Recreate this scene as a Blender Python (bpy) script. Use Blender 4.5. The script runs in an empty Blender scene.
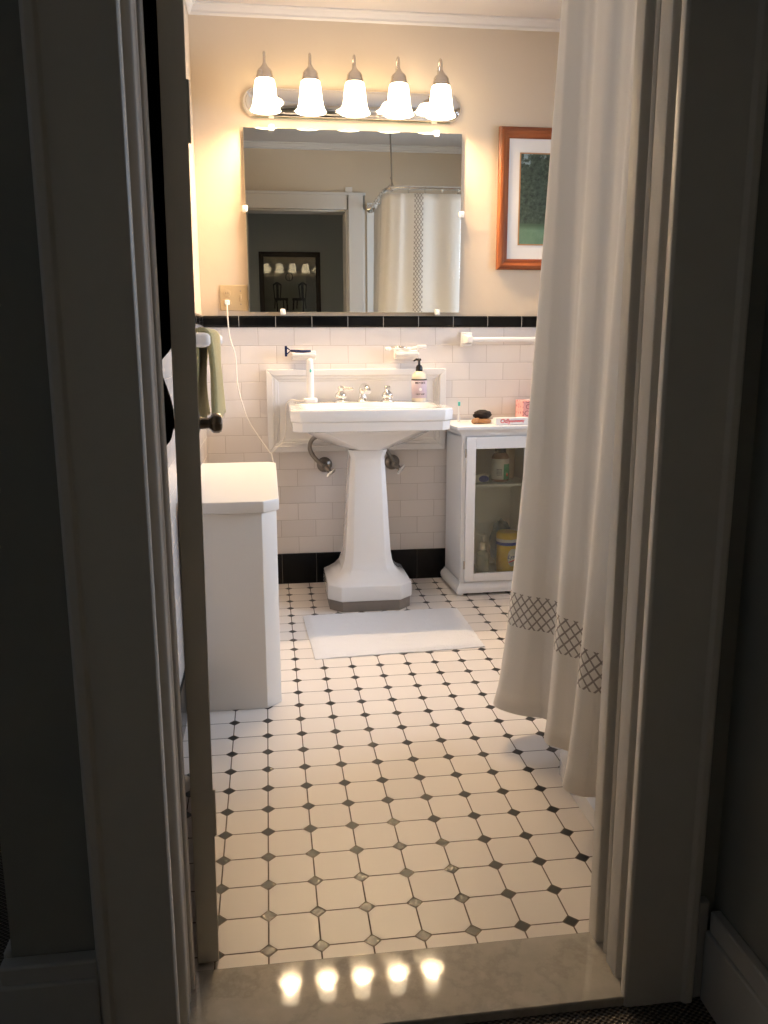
import bpy, bmesh, math, random
from mathutils import Vector, Matrix
random.seed(7)
C = bpy.context.scene.collection
SC = bpy.context.scene
PI = math.pi
# ------------------------------------------------------------------ camera
F_PX = 841.63
YAW, PIT, ROL = 0.13590, 0.20152, -0.0025
CAM = Vector((0.18835, -3.69507, 1.0792))
fw = Vector((math.sin(YAW)*math.cos(PIT), math.cos(YAW)*math.cos(PIT), -math.sin(PIT)))
rt = Vector((math.cos(YAW), -math.sin(YAW), 0)); up = rt.cross(fw)
r2 = math.cos(ROL)*rt + math.sin(ROL)*up; u2 = -math.sin(ROL)*rt + math.cos(ROL)*up
cd = bpy.data.cameras.new('camera'); cam = bpy.data.objects.new('camera', cd); C.objects.link(cam)
cam.matrix_world = Matrix(((r2.x, u2.x, -fw.x, CAM.x), (r2.y, u2.y, -fw.y, CAM.y), (r2.z, u2.z, -fw.z, CAM.z), (0, 0, 0, 1)))
cd.sensor_fit = 'VERTICAL'; cd.sensor_height = 36; cd.sensor_width = 27; cd.lens = F_PX/1024*36
cd.clip_start = 0.02; cd.clip_end = 60
SC.camera = cam
# ------------------------------------------------------------------ view, world, light
SC.view_settings.view_transform = 'Standard'; SC.view_settings.look = 'None'
SC.view_settings.gamma = 1; SC.view_settings.use_curve_mapping = False
SC.view_settings.exposure = 0.8
BULB = 560.0       # bulb emission
SHADE = 5.0        # glow of the frosted shades
LAMP_COL = (1.0, 0.72, 0.43)
DAY_W = 42.0       # daylight through the bathroom window
WORLD = 0.036
W = bpy.data.worlds.new('world'); SC.world = W; W.use_nodes = True
bg = W.node_tree.nodes['Background']; bg.inputs[0].default_value = (0.80, 0.90, 1.0, 1); bg.inputs[1].default_value = WORLD
def area(name, loc, rot, sx, sy, power, col):
    l = bpy.data.lights.new(name, 'AREA'); l.shape = 'RECTANGLE'; l.size = sx; l.size_y = sy; l.energy = power; l.color = col
    o = bpy.data.objects.new(name, l); C.objects.link(o); o.location = loc; o.rotation_euler = rot; return o
XR = 2.45          # bathroom right wall
area('window_daylight', (XR+0.10, -1.25, 1.50), (0, PI/2, 0), 0.86, 1.16, DAY_W, (0.74, 0.85, 1.0))

# ------------------------------------------------------------------ materials
def mat(name, col=(.8,.8,.8), rough=.5, metal=0, spec=.5, trans=0, coat=0, emit=None, estr=0, alpha=1, ior=1.45, bump=None, sheen=0):
    m = bpy.data.materials.new(name); m.use_nodes = True
    b = m.node_tree.nodes['Principled BSDF']; I = b.inputs
    I['Base Color'].default_value = (*col, 1); I['Roughness'].default_value = rough; I['Metallic'].default_value = metal
    I['Specular IOR Level'].default_value = spec; I['Transmission Weight'].default_value = trans
    I['Coat Weight'].default_value = coat; I['IOR'].default_value = ior; I['Alpha'].default_value = alpha
    if sheen: I['Sheen Weight'].default_value = sheen
    if emit: I['Emission Color'].default_value = (*emit, 1); I['Emission Strength'].default_value = estr
    nt = m.node_tree
    # fine procedural variation so that no surface is perfectly uniform
    tc = nt.nodes.new('ShaderNodeTexCoord'); nz = nt.nodes.new('ShaderNodeTexNoise')
    sc, st = bump if bump else (40, .02)
    nz.inputs['Scale'].default_value = sc; nz.inputs['Detail'].default_value = 4
    nt.links.new(tc.outputs['Object'], nz.inputs['Vector'])
    bp = nt.nodes.new('ShaderNodeBump'); bp.inputs['Strength'].default_value = st; bp.inputs['Distance'].default_value = .004
    nt.links.new(nz.outputs['Fac'], bp.inputs['Height']); nt.links.new(bp.outputs['Normal'], I['Normal'])
    m['_'] = 0
    return m
class NG:
    def __init__(s, m): s.nt = m.node_tree; s.N = s.nt.nodes; s.L = s.nt.links; s.b = s.N['Principled BSDF']
    def m(s, op, a, b=None, c=None):
        n = s.N.new('ShaderNodeMath'); n.operation = op
        for i, v in enumerate((a, b, c)):
            if v is None: continue
            if isinstance(v, (int, float)): n.inputs[i].default_value = v
            else: s.L.new(v, n.inputs[i])
        return n.outputs[0]
    def mix(s, f, a, b):
        n = s.N.new('ShaderNodeMix'); n.data_type = 'RGBA'
        if isinstance(f, (int, float)): n.inputs[0].default_value = f
        else: s.L.new(f, n.inputs[0])
        for k, v in ((6, a), (7, b)):
            if isinstance(v, tuple): n.inputs[k].default_value = (*v, 1)
            else: s.L.new(v, n.inputs[k])
        return n.outputs[2]
    def xyz(s, kind='Object'):
        t = s.N.new('ShaderNodeTexCoord'); p = s.N.new('ShaderNodeSeparateXYZ'); s.L.new(t.outputs[kind], p.inputs[0]); return p.outputs, t.outputs[kind]
    def noise(s, vec, scale, detail=4, rough=.5):
        n = s.N.new('ShaderNodeTexNoise'); n.inputs['Scale'].default_value = scale; n.inputs['Detail'].default_value = detail; n.inputs['Roughness'].default_value = rough
        s.L.new(vec, n.inputs['Vector']); return n.outputs['Fac']
    def step(s, v, lo, hi, a=0., b=1.):
        n = s.N.new('ShaderNodeMapRange'); n.clamp = True
        s.L.new(v, n.inputs[0])
        for i, x in enumerate((lo, hi, a, b)): n.inputs[i+1].default_value = x
        return n.outputs[0]
    def bump(s, h, strength, dist):
        n = s.N.new('ShaderNodeBump'); n.inputs['Strength'].default_value = strength; n.inputs['Distance'].default_value = dist
        s.L.new(h, n.inputs['Height']); s.L.new(n.outputs[0], s.b.inputs['Normal'])
    def set(s, name, v): s.L.new(v, s.b.inputs[name])

TILE_WHITE = (.80, .745, .71)
def subway(name, axis, off, col, rough=.16, rh=.07646, z0=.1392, tw=.1537, half=True, grout=(.52,.46,.42)):
    m = mat(name, col, rough, spec=(.22 if col[0] < .1 else .5)); g = NG(m); o, v = g.xyz()
    u = o[axis]; z = o[2]
    row = g.m('FLOOR', g.m('DIVIDE', g.m('SUBTRACT', z, z0), rh))
    fz = g.m('FRACT', g.m('DIVIDE', g.m('SUBTRACT', z, z0), rh))
    par = g.m('MODULO', g.m('ADD', row, 40), 2)       # 0 for even rows
    uu = g.m('DIVIDE', g.m('SUBTRACT', u, off), tw)
    if half: uu = g.m('ADD', uu, g.m('MULTIPLY', par, .5))
    fu = g.m('FRACT', uu)
    du = g.m('MULTIPLY', g.m('MINIMUM', fu, g.m('SUBTRACT', 1, fu)), tw)
    dz = g.m('MULTIPLY', g.m('MINIMUM', fz, g.m('SUBTRACT', 1, fz)), rh)
    d = g.m('MINIMUM', du, dz)
    gr = g.step(d, .0006, .0013, 1., 0.)
    cell = g.N.new('ShaderNodeCombineXYZ'); g.L.new(g.m('FLOOR', uu), cell.inputs[0]); g.L.new(row, cell.inputs[1])
    wn = g.N.new('ShaderNodeTexWhiteNoise'); g.L.new(cell.outputs[0], wn.inputs['Vector'])
    c2 = tuple(x*.93 for x in col)
    base = g.mix(wn.outputs['Value'], col, c2)
    g.set('Base Color', g.mix(gr, base, grout)); g.set('Roughness', g.mix(gr, (rough,)*3, (.8,)*3))
    wob = g.noise(v, 14, 2)
    g.bump(g.m('ADD', g.step(d, .0006, .0025), g.m('MULTIPLY', wob, .5)), .45, .0012)
    return m
M = {}
M['tile_x'] = subway('subway_tile_back', 0, 0.0, TILE_WHITE)
M['tile_y'] = subway('subway_tile_side', 1, 0.03, TILE_WHITE)
M['trim_x'] = subway('black_trim_back', 0, .07685, (.006,.006,.006), .08, rh=2, z0=.5, half=False, grout=(.5,.47,.44))
M['trim_y'] = subway('black_trim_side', 1, .02, (.006,.006,.006), .08, rh=2, z0=.5, half=False, grout=(.5,.47,.44))
M['base_x'] = subway('black_base_back', 0, .07685, (.004,.004,.004), .2, rh=2, z0=-.5, half=False, grout=(.12,.11,.1))
M['base_y'] = subway('black_base_side', 1, .02, (.004,.004,.004), .2, rh=2, z0=-.5, half=False, grout=(.12,.11,.1))
# octagon and dot floor
P = .09452; X0 = .16055; Y0 = -.08069
m = mat('octagon_dot_floor', (.8,.8,.8), .2); g = NG(m); o, v = g.xyz()
ux = g.m('DIVIDE', g.m('SUBTRACT', o[0], X0), P); uy = g.m('DIVIDE', g.m('SUBTRACT', o[1], Y0), P)
ax = g.m('ABSOLUTE', g.m('SUBTRACT', ux, g.m('ROUND', ux))); ay = g.m('ABSOLUTE', g.m('SUBTRACT', uy, g.m('ROUND', uy)))
dd = g.m('ADD', ax, ay); dl = g.m('MINIMUM', ax, ay)
dot = g.step(dd, .147, .157, 1., 0.); ring = g.step(dd, .182, .192, 1., 0.); line = g.step(dl, .011, .019, 1., 0.)
gro = g.m('MAXIMUM', ring, line)
cell = g.N.new('ShaderNodeCombineXYZ'); g.L.new(g.m('FLOOR', ux), cell.inputs[0]); g.L.new(g.m('FLOOR', uy), cell.inputs[1])
wn = g.N.new('ShaderNodeTexWhiteNoise'); g.L.new(cell.outputs[0], wn.inputs['Vector'])
til = g.mix(wn.outputs['Value'], (.80,.735,.675), (.76,.695,.64))
base = g.mix(gro, til, (.13,.095,.07)); base = g.mix(dot, base, (.012,.012,.011)); g.set('Base Color', base)
g.set('Roughness', g.mix(g.m('SUBTRACT', gro, dot), (.36,)*3, (.85,)*3))
hgt = g.m('ADD', g.m('MAXIMUM', g.m('SUBTRACT', 1, gro), dot), g.m('MULTIPLY', g.noise(v, 9, 2), .5))
g.bump(hgt, .5, .0012)
M['floor'] = m

M['paint'] = mat('cream_wall_paint', (.62,.51,.385), .65, bump=(18,.25))
M['ceiling'] = mat('ceiling_paint', (.62,.57,.53), .8, bump=(12,.2))
M['crown'] = mat('crown_paint', (.68,.64,.60), .4)
M['trimpaint'] = mat('door_frame_paint', (.74,.70,.64), .38, bump=(25,.2))
M['doorpaint'] = mat('door_leaf_paint', (.72,.68,.60), .45, bump=(25,.2))
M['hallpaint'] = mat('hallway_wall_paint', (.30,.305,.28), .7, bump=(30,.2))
M['halltrim'] = mat('hallway_trim_paint', (.50,.50,.49), .5, bump=(25,.2))
M['porcelain'] = mat('white_porcelain', (.82,.80,.785), .09, coat=.5, bump=(6,.05))
M['panel'] = mat('white_gloss_paint', (.80,.78,.76), .2, bump=(10,.1))
M['laminate'] = mat('white_laminate', (.80,.77,.73), .3, bump=(10,.1))
M['cabwhite'] = mat('white_cabinet_paint', (.84,.84,.85), .35, bump=(12,.1))
M['chrome'] = mat('chrome', (.78,.77,.75), .07, metal=1, bump=(5,.02))
M['brushed'] = mat('brushed_nickel', (.62,.56,.50), .2, metal=1)
M['pipe'] = mat('aged_supply_pipe', (.27,.24,.21), .3, metal=.85)
M['knob'] = mat('dark_glass_and_bronze_knob', (.085,.065,.045), .22, metal=.6)
M['mirror'] = mat('mirror_silver', (.66,.67,.62), .004, metal=1, bump=(5,0.))
M['glassedge'] = mat('mirror_edge', (.35,.42,.38), .1)
M['clearclip'] = mat('clear_plastic_clip', (.85,.83,.78), .15)
M['ivory'] = mat('ivory_plastic', (.50,.38,.22), .35)
M['whiteplastic'] = mat('white_plastic', (.85,.83,.81), .25)
M['cord'] = mat('white_cord', (.82,.78,.72), .4)
M['teal'] = mat('teal_plastic', (.10,.55,.48), .35)
M['black'] = mat('black_plastic', (.012,.011,.011), .25)
M['navy'] = mat('navy_plastic', (.012,.018,.07), .25)
M['robe'] = mat('black_terry', (.006,.006,.006), .95, spec=.1, bump=(300,.5))
M['towel'] = mat('sage_green_terry', (.33,.295,.15), .95, spec=.1, bump=(320,.9), sheen=.3)
M['bathmat'] = mat('white_terry_mat', (.80,.79,.80), .95, spec=.1, bump=(260,1.), sheen=.2)
M['plinth'] = mat('grey_stone_plinth', (.25,.21,.18), .7, bump=(30,.6))
M['cherry'] = None
M['brushwood'] = mat('light_brush_wood', (.42,.21,.09), .4)
M['bristle'] = mat('dark_bristle', (.02,.013,.01), .8, bump=(400,1.))
M['matboard'] = mat('white_matboard', (.74,.71,.67), .7)
M['soap'] = mat('cream_soap_bottle', (.74,.66,.52), .22)
M['lavender'] = mat('lavender_label', (.50,.42,.50), .5)
M['ink'] = mat('black_ink', (.02,.02,.025), .6)
M['labelwhite'] = mat('white_label', (.80,.78,.77), .5)
M['red'] = mat('red_ink', (.70,.02,.05), .5)
M['green'] = mat('green_label', (.02,.33,.15), .5)
M['orange'] = mat('orange_gummies', (.55,.10,.02), .35)
M['jar'] = mat('amber_jar', (.26,.14,.09), .15)
M['yellow'] = mat('yellow_plastic', (.78,.52,.03), .3)
M['blue'] = mat('blue_ink', (.02,.06,.33), .4)
M['bluebag'] = mat('dusty_blue_bag', (.10,.20,.30), .6)
M['beige'] = mat('beige_card', (.60,.50,.38), .6)
M['clearbottle'] = mat('clear_bottle', (.70,.76,.74), .1, alpha=.45)
M['pink'] = None
M['curtain'] = None
M['rubber'] = mat('grey_caulk', (.3,.28,.25), .8)

def wood(name, c1, c2, rough=.25, axis=2):
    m = mat(name, c1, rough); g = NG(m); o, v = g.xyz()
    mp = g.N.new('ShaderNodeMapping'); s = [60,60,60]; s[axis] = 3; mp.inputs['Scale'].default_value = s; g.L.new(v, mp.inputs[0])
    n = g.noise(mp.outputs[0], 1.0, 5, .6); g.set('Base Color', g.mix(g.step(n, .35, .65), c1, c2)); g.bump(n, .15, .001); return m
M['cherry'] = wood('cherry_frame_wood', (.34,.105,.032), (.19,.05,.018))
M['cherry_h'] = wood('cherry_frame_wood_rail', (.31,.09,.03), (.16,.04,.016), axis=0)
M['darkwood'] = wood('dark_frame_wood', (.035,.016,.008), (.018,.008,.005), .3)
# marble
m = mat('threshold_marble', (.5,.46,.4), .12); g = NG(m); o, v = g.xyz()
n1 = g.noise(v, 7, 8, .65); n2 = g.noise(v, 22, 6, .6)
vein = g.step(g.m('ABSOLUTE', g.m('SUBTRACT', n1, .5)), .0, .05, 1., 0.)
c = g.mix(g.step(n2, .3, .7), (.54,.50,.44), (.45,.415,.355)); c = g.mix(g.m('MULTIPLY', vein, .28), c, (.22,.19,.155)); g.set('Base Color', c)
g.set('Roughness', g.step(n2, .3, .7, .02, .055)); g.bump(n2, .03, .001); M['marble'] = m
# woven carpet
m = mat('woven_carpet', (.1,.09,.08), .95, spec=.1); g = NG(m); o, v = g.xyz()
w1 = g.m('SINE', g.m('MULTIPLY', o[0], 520)); w2 = g.m('SINE', g.m('MULTIPLY', o[1], 700))
w = g.m('MULTIPLY', w1, w2); g.set('Base Color', g.mix(g.step(w, -.5, .6), (.07,.055,.045), (.27,.235,.20))); g.bump(w, .9, .004); M['carpet'] = m
# curtain cloth: UV in metres, embroidered bands
m = bpy.data.materials.new('white_woven_curtain'); m.use_nodes = True; g = NG(m); g.N['Principled BSDF'].inputs['Roughness'].default_value = .85
g.b.inputs['Specular IOR Level'].default_value = .15
o, v = g.xyz('UV'); u, h = o[0], o[1]
def lat(a, b, p, q):
    s1 = g.m('FRACT', g.m('ADD', g.m('DIVIDE', a, p), g.m('DIVIDE', b, q))); s2 = g.m('FRACT', g.m('SUBTRACT', g.m('ADD', g.m('DIVIDE', a, p), 50), g.m('DIVIDE', b, q)))
    e = g.m('MINIMUM', g.m('MINIMUM', s1, g.m('SUBTRACT', 1, s1)), g.m('MINIMUM', s2, g.m('SUBTRACT', 1, s2)))
    return g.step(e, .085, .125, 1., 0.)
hz = lat(u, h, .030, .030)
inb = g.m('MULTIPLY', g.m('GREATER_THAN', h, .335), g.m('LESS_THAN', h, .425))
vt = lat(u, h, .026, .03)
inv = g.m('MULTIPLY', g.m('MULTIPLY', g.m('GREATER_THAN', u, .268), g.m('LESS_THAN', u, .345)), g.m('LESS_THAN', u, 1.))
msk = g.m('MAXIMUM', g.m('MULTIPLY', hz, inb), g.m('MULTIPLY', vt, inv))
colr = g.mix(g.m('MULTIPLY', msk, .85), (.89,.85,.80), (.24,.20,.18)); g.set('Base Color', colr)
wv = g.m('MULTIPLY', g.m('SINE', g.m('MULTIPLY', u, 1300)), g.m('SINE', g.m('MULTIPLY', h, 1300)))
g.bump(wv, .25, .0008)
tr = g.N.new('ShaderNodeBsdfTranslucent'); g.L.new(colr, tr.inputs[0]); mx = g.N.new('ShaderNodeMixShader'); mx.inputs[0].default_value = .13
outn = g.N['Material Output']; g.L.new(g.b.outputs[0], mx.inputs[1]); g.L.new(tr.outputs[0], mx.inputs[2]); g.L.new(mx.outputs[0], outn.inputs[0])
M['curtain'] = m
# window glass / cabinet glass : thin glass
def thin_glass(name, tint, refl):
    m = bpy.data.materials.new(name); m.use_nodes = True; N = m.node_tree.nodes; L = m.node_tree.links
    N.remove(N['Principled BSDF']); t = N.new('ShaderNodeBsdfTransparent'); t.inputs[0].default_value = (*tint, 1)
    gl = N.new('ShaderNodeBsdfGlossy'); gl.inputs['Roughness'].default_value = .02; mx = N.new('ShaderNodeMixShader')
    fr = N.new('ShaderNodeFresnel'); fr.inputs[0].default_value = 1.5; a = N.new('ShaderNodeMath'); a.operation = 'ADD'; a.inputs[1].default_value = refl
    L.new(fr.outputs[0], a.inputs[0]); L.new(a.outputs[0], mx.inputs[0]); L.new(t.outputs[0], mx.inputs[1]); L.new(gl.outputs[0], mx.inputs[2]); L.new(mx.outputs[0], N['Material Output'].inputs[0]); return m
M['glass'] = thin_glass('cabinet_glass', (.92,.95,.92), .02)
M['pictureglass'] = thin_glass('picture_glass', (.95,.96,.95), .0)
M['windowglass'] = thin_glass('window_glass', (.95,.97,1.), .0)
# pink tissue box with loops
m = mat('pink_looped_card', (.72,.36,.36), .5); g = NG(m); o, v = g.xyz()
vo = g.N.new('ShaderNodeTexVoronoi'); vo.inputs['Scale'].default_value = 34; vo.inputs['Randomness'].default_value = .25; g.L.new(v, vo.inputs['Vector'])
rg = g.step(g.m('ABSOLUTE', g.m('SUBTRACT', vo.outputs['Distance'], .33)), .03, .06, 1., 0.)
g.set('Base Color', g.mix(rg, (.78,.40,.40), (.34,.10,.14))); M['pink'] = m
# landscape print
m = mat('landscape_print', (.2,.3,.2), .5); g = NG(m); o, v = g.xyz()
n = g.noise(v, 22, 6, .7); n3 = g.noise(v, 60, 4, .7)
tree = g.mix(g.step(n3, .35, .7), (.010,.020,.014), (.07,.10,.07))
sky = g.m('MULTIPLY', g.step(g.m('ADD', n, g.m('MULTIPLY', g.m('SUBTRACT', o[2], .423), 1.5)), .60, .68), 1)
upper = g.mix(sky, tree, (.22,.30,.32))
mead = g.mix(g.step(n, .3, .7), (.09,.17,.10), (.14,.23,.15))
hz_ = g.step(o[2], .190, .196)
mead = g.mix(g.step(o[2], .165, .185), mead, (.05,.09,.05))
g.set('Base Color', g.mix(hz_, mead, upper)); M['landscape'] = m
# glowing frosted shade
m = mat('frosted_shade_glass', (.9,.85,.75), .35, emit=(1.0,.78,.50), estr=SHADE); M['shade'] = m
m = mat('bulb_glow', (1,1,1), .4, emit=LAMP_COL, estr=BULB); M['bulb'] = m

# ------------------------------------------------------------------ mesh helpers
def bx(bm, x0, x1, y0, y1, z0, z1):
    v = [bm.verts.new((x, y, z)) for z in (z0, z1) for y in (y0, y1) for x in (x0, x1)]
    for f in ((0,2,3,1), (4,5,7,6), (0,1,5,4), (2,6,7,3), (0,4,6,2), (1,3,7,5)): bm.faces.new([v[i] for i in f])
def loft(bm, rings, cap0=True, cap1=True):
    R = [[bm.verts.new(p) for p in r] for r in rings]; n = len(R[0])
    for a, b in zip(R, R[1:]):
        for i in range(n):
            j = (i+1) % n
            try: bm.faces.new((a[i], a[j], b[j], b[i]))
            except ValueError: pass
    if cap0: bm.faces.new(list(reversed(R[0])))
    if cap1: bm.faces.new(R[-1])
    return R
def cham(cx, cy, hx, hy, ch, z, chb=None):
    c = ch; b = ch if chb is None else chb
    return [(cx-hx+c, cy-hy, z), (cx+hx-c, cy-hy, z), (cx+hx, cy-hy+c, z), (cx+hx, cy+hy-b, z), (cx+hx-b, cy+hy, z), (cx-hx+b, cy+hy, z), (cx-hx, cy+hy-b, z), (cx-hx, cy-hy+c, z)]
def rrect(cx, cy, hx, hy, r, z, n=6):
    out = []
    for k, (sx, sy) in enumerate(((1,1), (-1,1), (-1,-1), (1,-1))):
        for i in range(n+1):
            a = PI/2*k + PI/2*i/n; out.append((cx+sx*(hx-r)+r*math.cos(a), cy+sy*(hy-r)+r*math.sin(a), z))
    return out
def lathe(bm, prof, c=(0,0,0), n=24, axis='z', cap=True):
    rings = []
    for r, z in prof:
        ring = []
        for i in range(n):
            a = 2*PI*i/n; p = (r*math.cos(a), r*math.sin(a), z)
            if axis == 'y': p = (p[0], -p[2], p[1])
            if axis == 'x': p = (p[2], p[0], p[1])
            ring.append((c[0]+p[0], c[1]+p[1], c[2]+p[2]))
        rings.append(ring)
    loft(bm, rings, cap, cap)
def crom(pts, k=8):
    P = [Vector(p) for p in pts]; P = [2*P[0]-P[1]] + P + [2*P[-1]-P[-2]]; out = []
    for i in range(1, len(P)-2):
        for j in range(k):
            t = j/k; a, b, c, d = P[i-1], P[i], P[i+1], P[i+2]
            out.append(.5*((2*b)+(c-a)*t+(2*a-5*b+4*c-d)*t*t+(-a+3*b-3*c+d)*t**3))
    out.append(P[-2]); return out
def tube(bm, pts, r, n=10, cap=True):
    pts = [Vector(p) for p in pts]; rr = r if isinstance(r, (list, tuple)) else [r]*len(pts); rings = []
    T0 = (pts[1]-pts[0]).normalized(); ref = Vector((0,0,1)) if abs(T0.z) < .9 else Vector((1,0,0)); N = T0.cross(ref).normalized()
    for i, p in enumerate(pts):
        a = pts[max(i-1, 0)]; b = pts[min(i+1, len(pts)-1)]; T = (b-a).normalized(); N = (N-T*N.dot(T)).normalized(); B = T.cross(N)
        rings.append([tuple(p+rr[i]*(math.cos(2*PI*k/n)*N+math.sin(2*PI*k/n)*B)) for k in range(n)])
    loft(bm, rings, cap, cap)
def prism_z(bm, poly, z0, z1): loft(bm, [[(x, y, z0) for x, y in poly], [(x, y, z1) for x, y in poly]])
def sph(bm, c, r, sx=1, sy=1, sz=1, u=16, v=10):
    bmesh.ops.create_uvsphere(bm, u_segments=u, v_segments=v, radius=r, matrix=Matrix.Translation(c) @ Matrix.Diagonal((sx, sy, sz, 1)))
ORG = {}
def obj(name, bm, material, parent=None, smooth=False, bevel=0, sub=0, solid=0, seg=2, label=None):
    if isinstance(bm, bpy.types.Mesh): me = bm
    else:
        bmesh.ops.recalc_face_normals(bm, faces=bm.faces)
        org = ORG.get(parent.name, (0,0,0)) if parent else (0,0,0)
        bmesh.ops.translate(bm, verts=bm.verts, vec=-Vector(org))
        me = bpy.data.meshes.new(name); bm.to_mesh(me); bm.free()
    me.materials.append(material); o = bpy.data.objects.new(name, me); C.objects.link(o)
    if parent: o.parent = parent; ORG[o.name] = ORG.get(parent.name, (0,0,0))
    if smooth:
        for p in me.polygons: p.use_smooth = True
        if smooth == 'auto': 
            me.set_sharp_from_angle(angle=math.radians(38))
    if bevel:
        b = o.modifiers.new('bevel', 'BEVEL'); b.width = bevel; b.segments = seg; b.limit_method = 'ANGLE'; b.angle_limit = math.radians(35); b.harden_normals = False
        for p in me.polygons: p.use_smooth = True
        me.set_sharp_from_angle(angle=math.radians(50))
    if solid: s = o.modifiers.new('solid', 'SOLIDIFY'); s.thickness = solid; s.offset = 0
    if sub: s = o.modifiers.new('sub', 'SUBSURF'); s.levels = sub; s.render_levels = sub
    if label: o['label'] = label
    return o
def new(): return bmesh.new()
def box_obj(name, b, material, parent=None, bevel=0, **k):
    bm = new(); bx(bm, *b); return obj(name, bm, material, parent, bevel=bevel, **k)
def thing(name, label, cat, loc=(0,0,0), rotz=0, group=None, local=False):
    o = bpy.data.objects.new(name, None); C.objects.link(o); o.location = loc; o.rotation_euler = (0,0,rotz); o.empty_display_size = .05
    o['label'] = label; o['category'] = cat
    if group: o['group'] = group
    ORG[o.name] = (0,0,0) if local else tuple(loc)
    return o
def tag(o, label, cat, group=None):
    o['label'] = label; o['category'] = cat
    if group: o['group'] = group
    return o
def struct(o): o['kind'] = 'structure'; return o
def dup(root, loc, rotz=None, label=None):
    r = root.copy(); C.objects.link(r); r.location = loc
    if rotz is not None: r.rotation_euler = (0,0,rotz)
    if label: r['label'] = label
    for ch in list(root.children):
        c = ch.copy(); C.objects.link(c); c.parent = r
        for gch in list(ch.children):
            d = gch.copy(); C.objects.link(d); d.parent = c
    return r
def text(name, s, size, loc, rot, material, parent=None, extrude=.0004, font_scale_x=1., shear=0, wrap=None):
    cu = bpy.data.curves.new(name, 'FONT'); cu.body = s; cu.size = size; cu.extrude = extrude; cu.align_x = 'CENTER'; cu.align_y = 'CENTER'; cu.shear = shear; cu.offset = size*.012
    t = bpy.data.objects.new(name+'_tmp', cu); C.objects.link(t)
    dg = bpy.context.evaluated_depsgraph_get(); me = bpy.data.meshes.new_from_object(t.evaluated_get(dg)); bpy.data.objects.remove(t); bpy.data.curves.remove(cu)
    me.materials.clear()
    Mx = Matrix.Rotation(rot, 4, 'Z') @ Matrix.Rotation(PI/2, 4, 'X')
    for v in me.vertices:
        x = v.co.x*font_scale_x
        if wrap:   # wrap round a vertical cylinder of radius `wrap`
            a = x/wrap; R = wrap + v.co.z; p = Vector((R*math.sin(a), -R*math.cos(a)+wrap, v.co.y)); v.co = Matrix.Rotation(rot, 4, 'Z') @ p
        else: v.co = Mx @ Vector((x, v.co.y, v.co.z))
        v.co += Vector(loc) - Vector(ORG.get(parent.name, (0,0,0)) if parent else (0,0,0))
    return obj(name, me, material, parent)

# ------------------------------------------------------------------ room shell
XL = -.076; YF = -2.385; YH = -2.53; ZC = 2.372; XJ0 = .02; XJ1 = .765; ZD = 1.952
ZT0 = 1.1332; ZT1 = 1.181
struct(box_obj('floor', (XL-.1, XR+.1, YF, .1, -.05, 0), M['floor']))
struct(box_obj('ceiling', (XL-.12, XR+.2, YH, .12, ZC, ZC+.06), M['ceiling']))
struct(box_obj('wall_back', (XL-.12, XR+.12, .0, .12, ZT1-.02, ZC), M['paint']))
struct(box_obj('trim_back_tile', (XL, XR, -.0, .1, .135, ZT0+.002), M['tile_x']))
struct(box_obj('wall_left', (XL-.13, XL-.002, YF, .0, ZT1-.02, ZC), M['paint']))
struct(box_obj('trim_left_tile', (XL-.13, XL, YF, .0, .135, ZT0+.002), M['tile_y']))
struct(box_obj('trim_back_black_cap', (XL, XR, -.012, .05, ZT0, ZT1), M['trim_x'], bevel=.009, seg=4))
struct(box_obj('trim_left_black_cap', (XL-.05, XL+.012, YF, .0, ZT0, ZT1), M['trim_y'], bevel=.009, seg=4))
struct(box_obj('baseboard_back', (XL, XR, -.006, .05, 0, .1392), M['base_x'], bevel=.003))
struct(box_obj('baseboard_left', (XL-.05, XL+.006, YF, .0, 0, .1392), M['base_y'], bevel=.003))
# right wall with a window opening
wy0, wy1, wz0, wz1 = -1.85, -.65, 1.05, 1.95
bm = new()
bx(bm, XR, XR+.12, YF, wy0, 0, ZC); bx(bm, XR, XR+.12, wy1, .0, 0, ZC); bx(bm, XR, XR+.12, wy0, wy1, 0, wz0); bx(bm, XR, XR+.12, wy0, wy1, wz1, ZC)
struct(obj('wall_right', bm, M['paint']))
bm = new()
for b in ((wy0-.08, wy0, wz0-.08, wz1+.08), (wy1, wy1+.08, wz0-.08, wz1+.08), (wy0, wy1, wz1, wz1+.08), (wy0, wy1, wz0-.08, wz0)): bx(bm, XR-.02, XR, b[0], b[1], b[2], b[3])
for b in ((wy0, wy0+.035, wz0, wz1), (wy1-.035, wy1, wz0, wz1), (wy0, wy1, wz0, wz0+.035), (wy0, wy1, wz1-.035, wz1), (wy0, wy1, 1.48, 1.52)): bx(bm, XR+.03, XR+.06, b[0], b[1], b[2], b[3])
w1 = struct(obj('window_1', bm, M['crown'], bevel=.003))
box_obj('pane', (XR+.043, XR+.047, wy0+.02, wy1-.02, wz0+.02, wz1-.02), M['windowglass'], w1)
# front wall (door wall) around the opening, continuing into the hallway
bm = new()
bx(bm, -.215, XJ0, YH, YF, -.02, ZC); bx(bm, XJ1, XR+.12, YH, YF, -.02, ZC); bx(bm, XJ0, XJ1, YH, YF, ZD, ZC)
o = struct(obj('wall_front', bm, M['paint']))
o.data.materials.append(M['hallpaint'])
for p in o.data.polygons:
    if p.normal.y < -.5 or p.normal.x < -.5: p.material_index = 1
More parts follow.
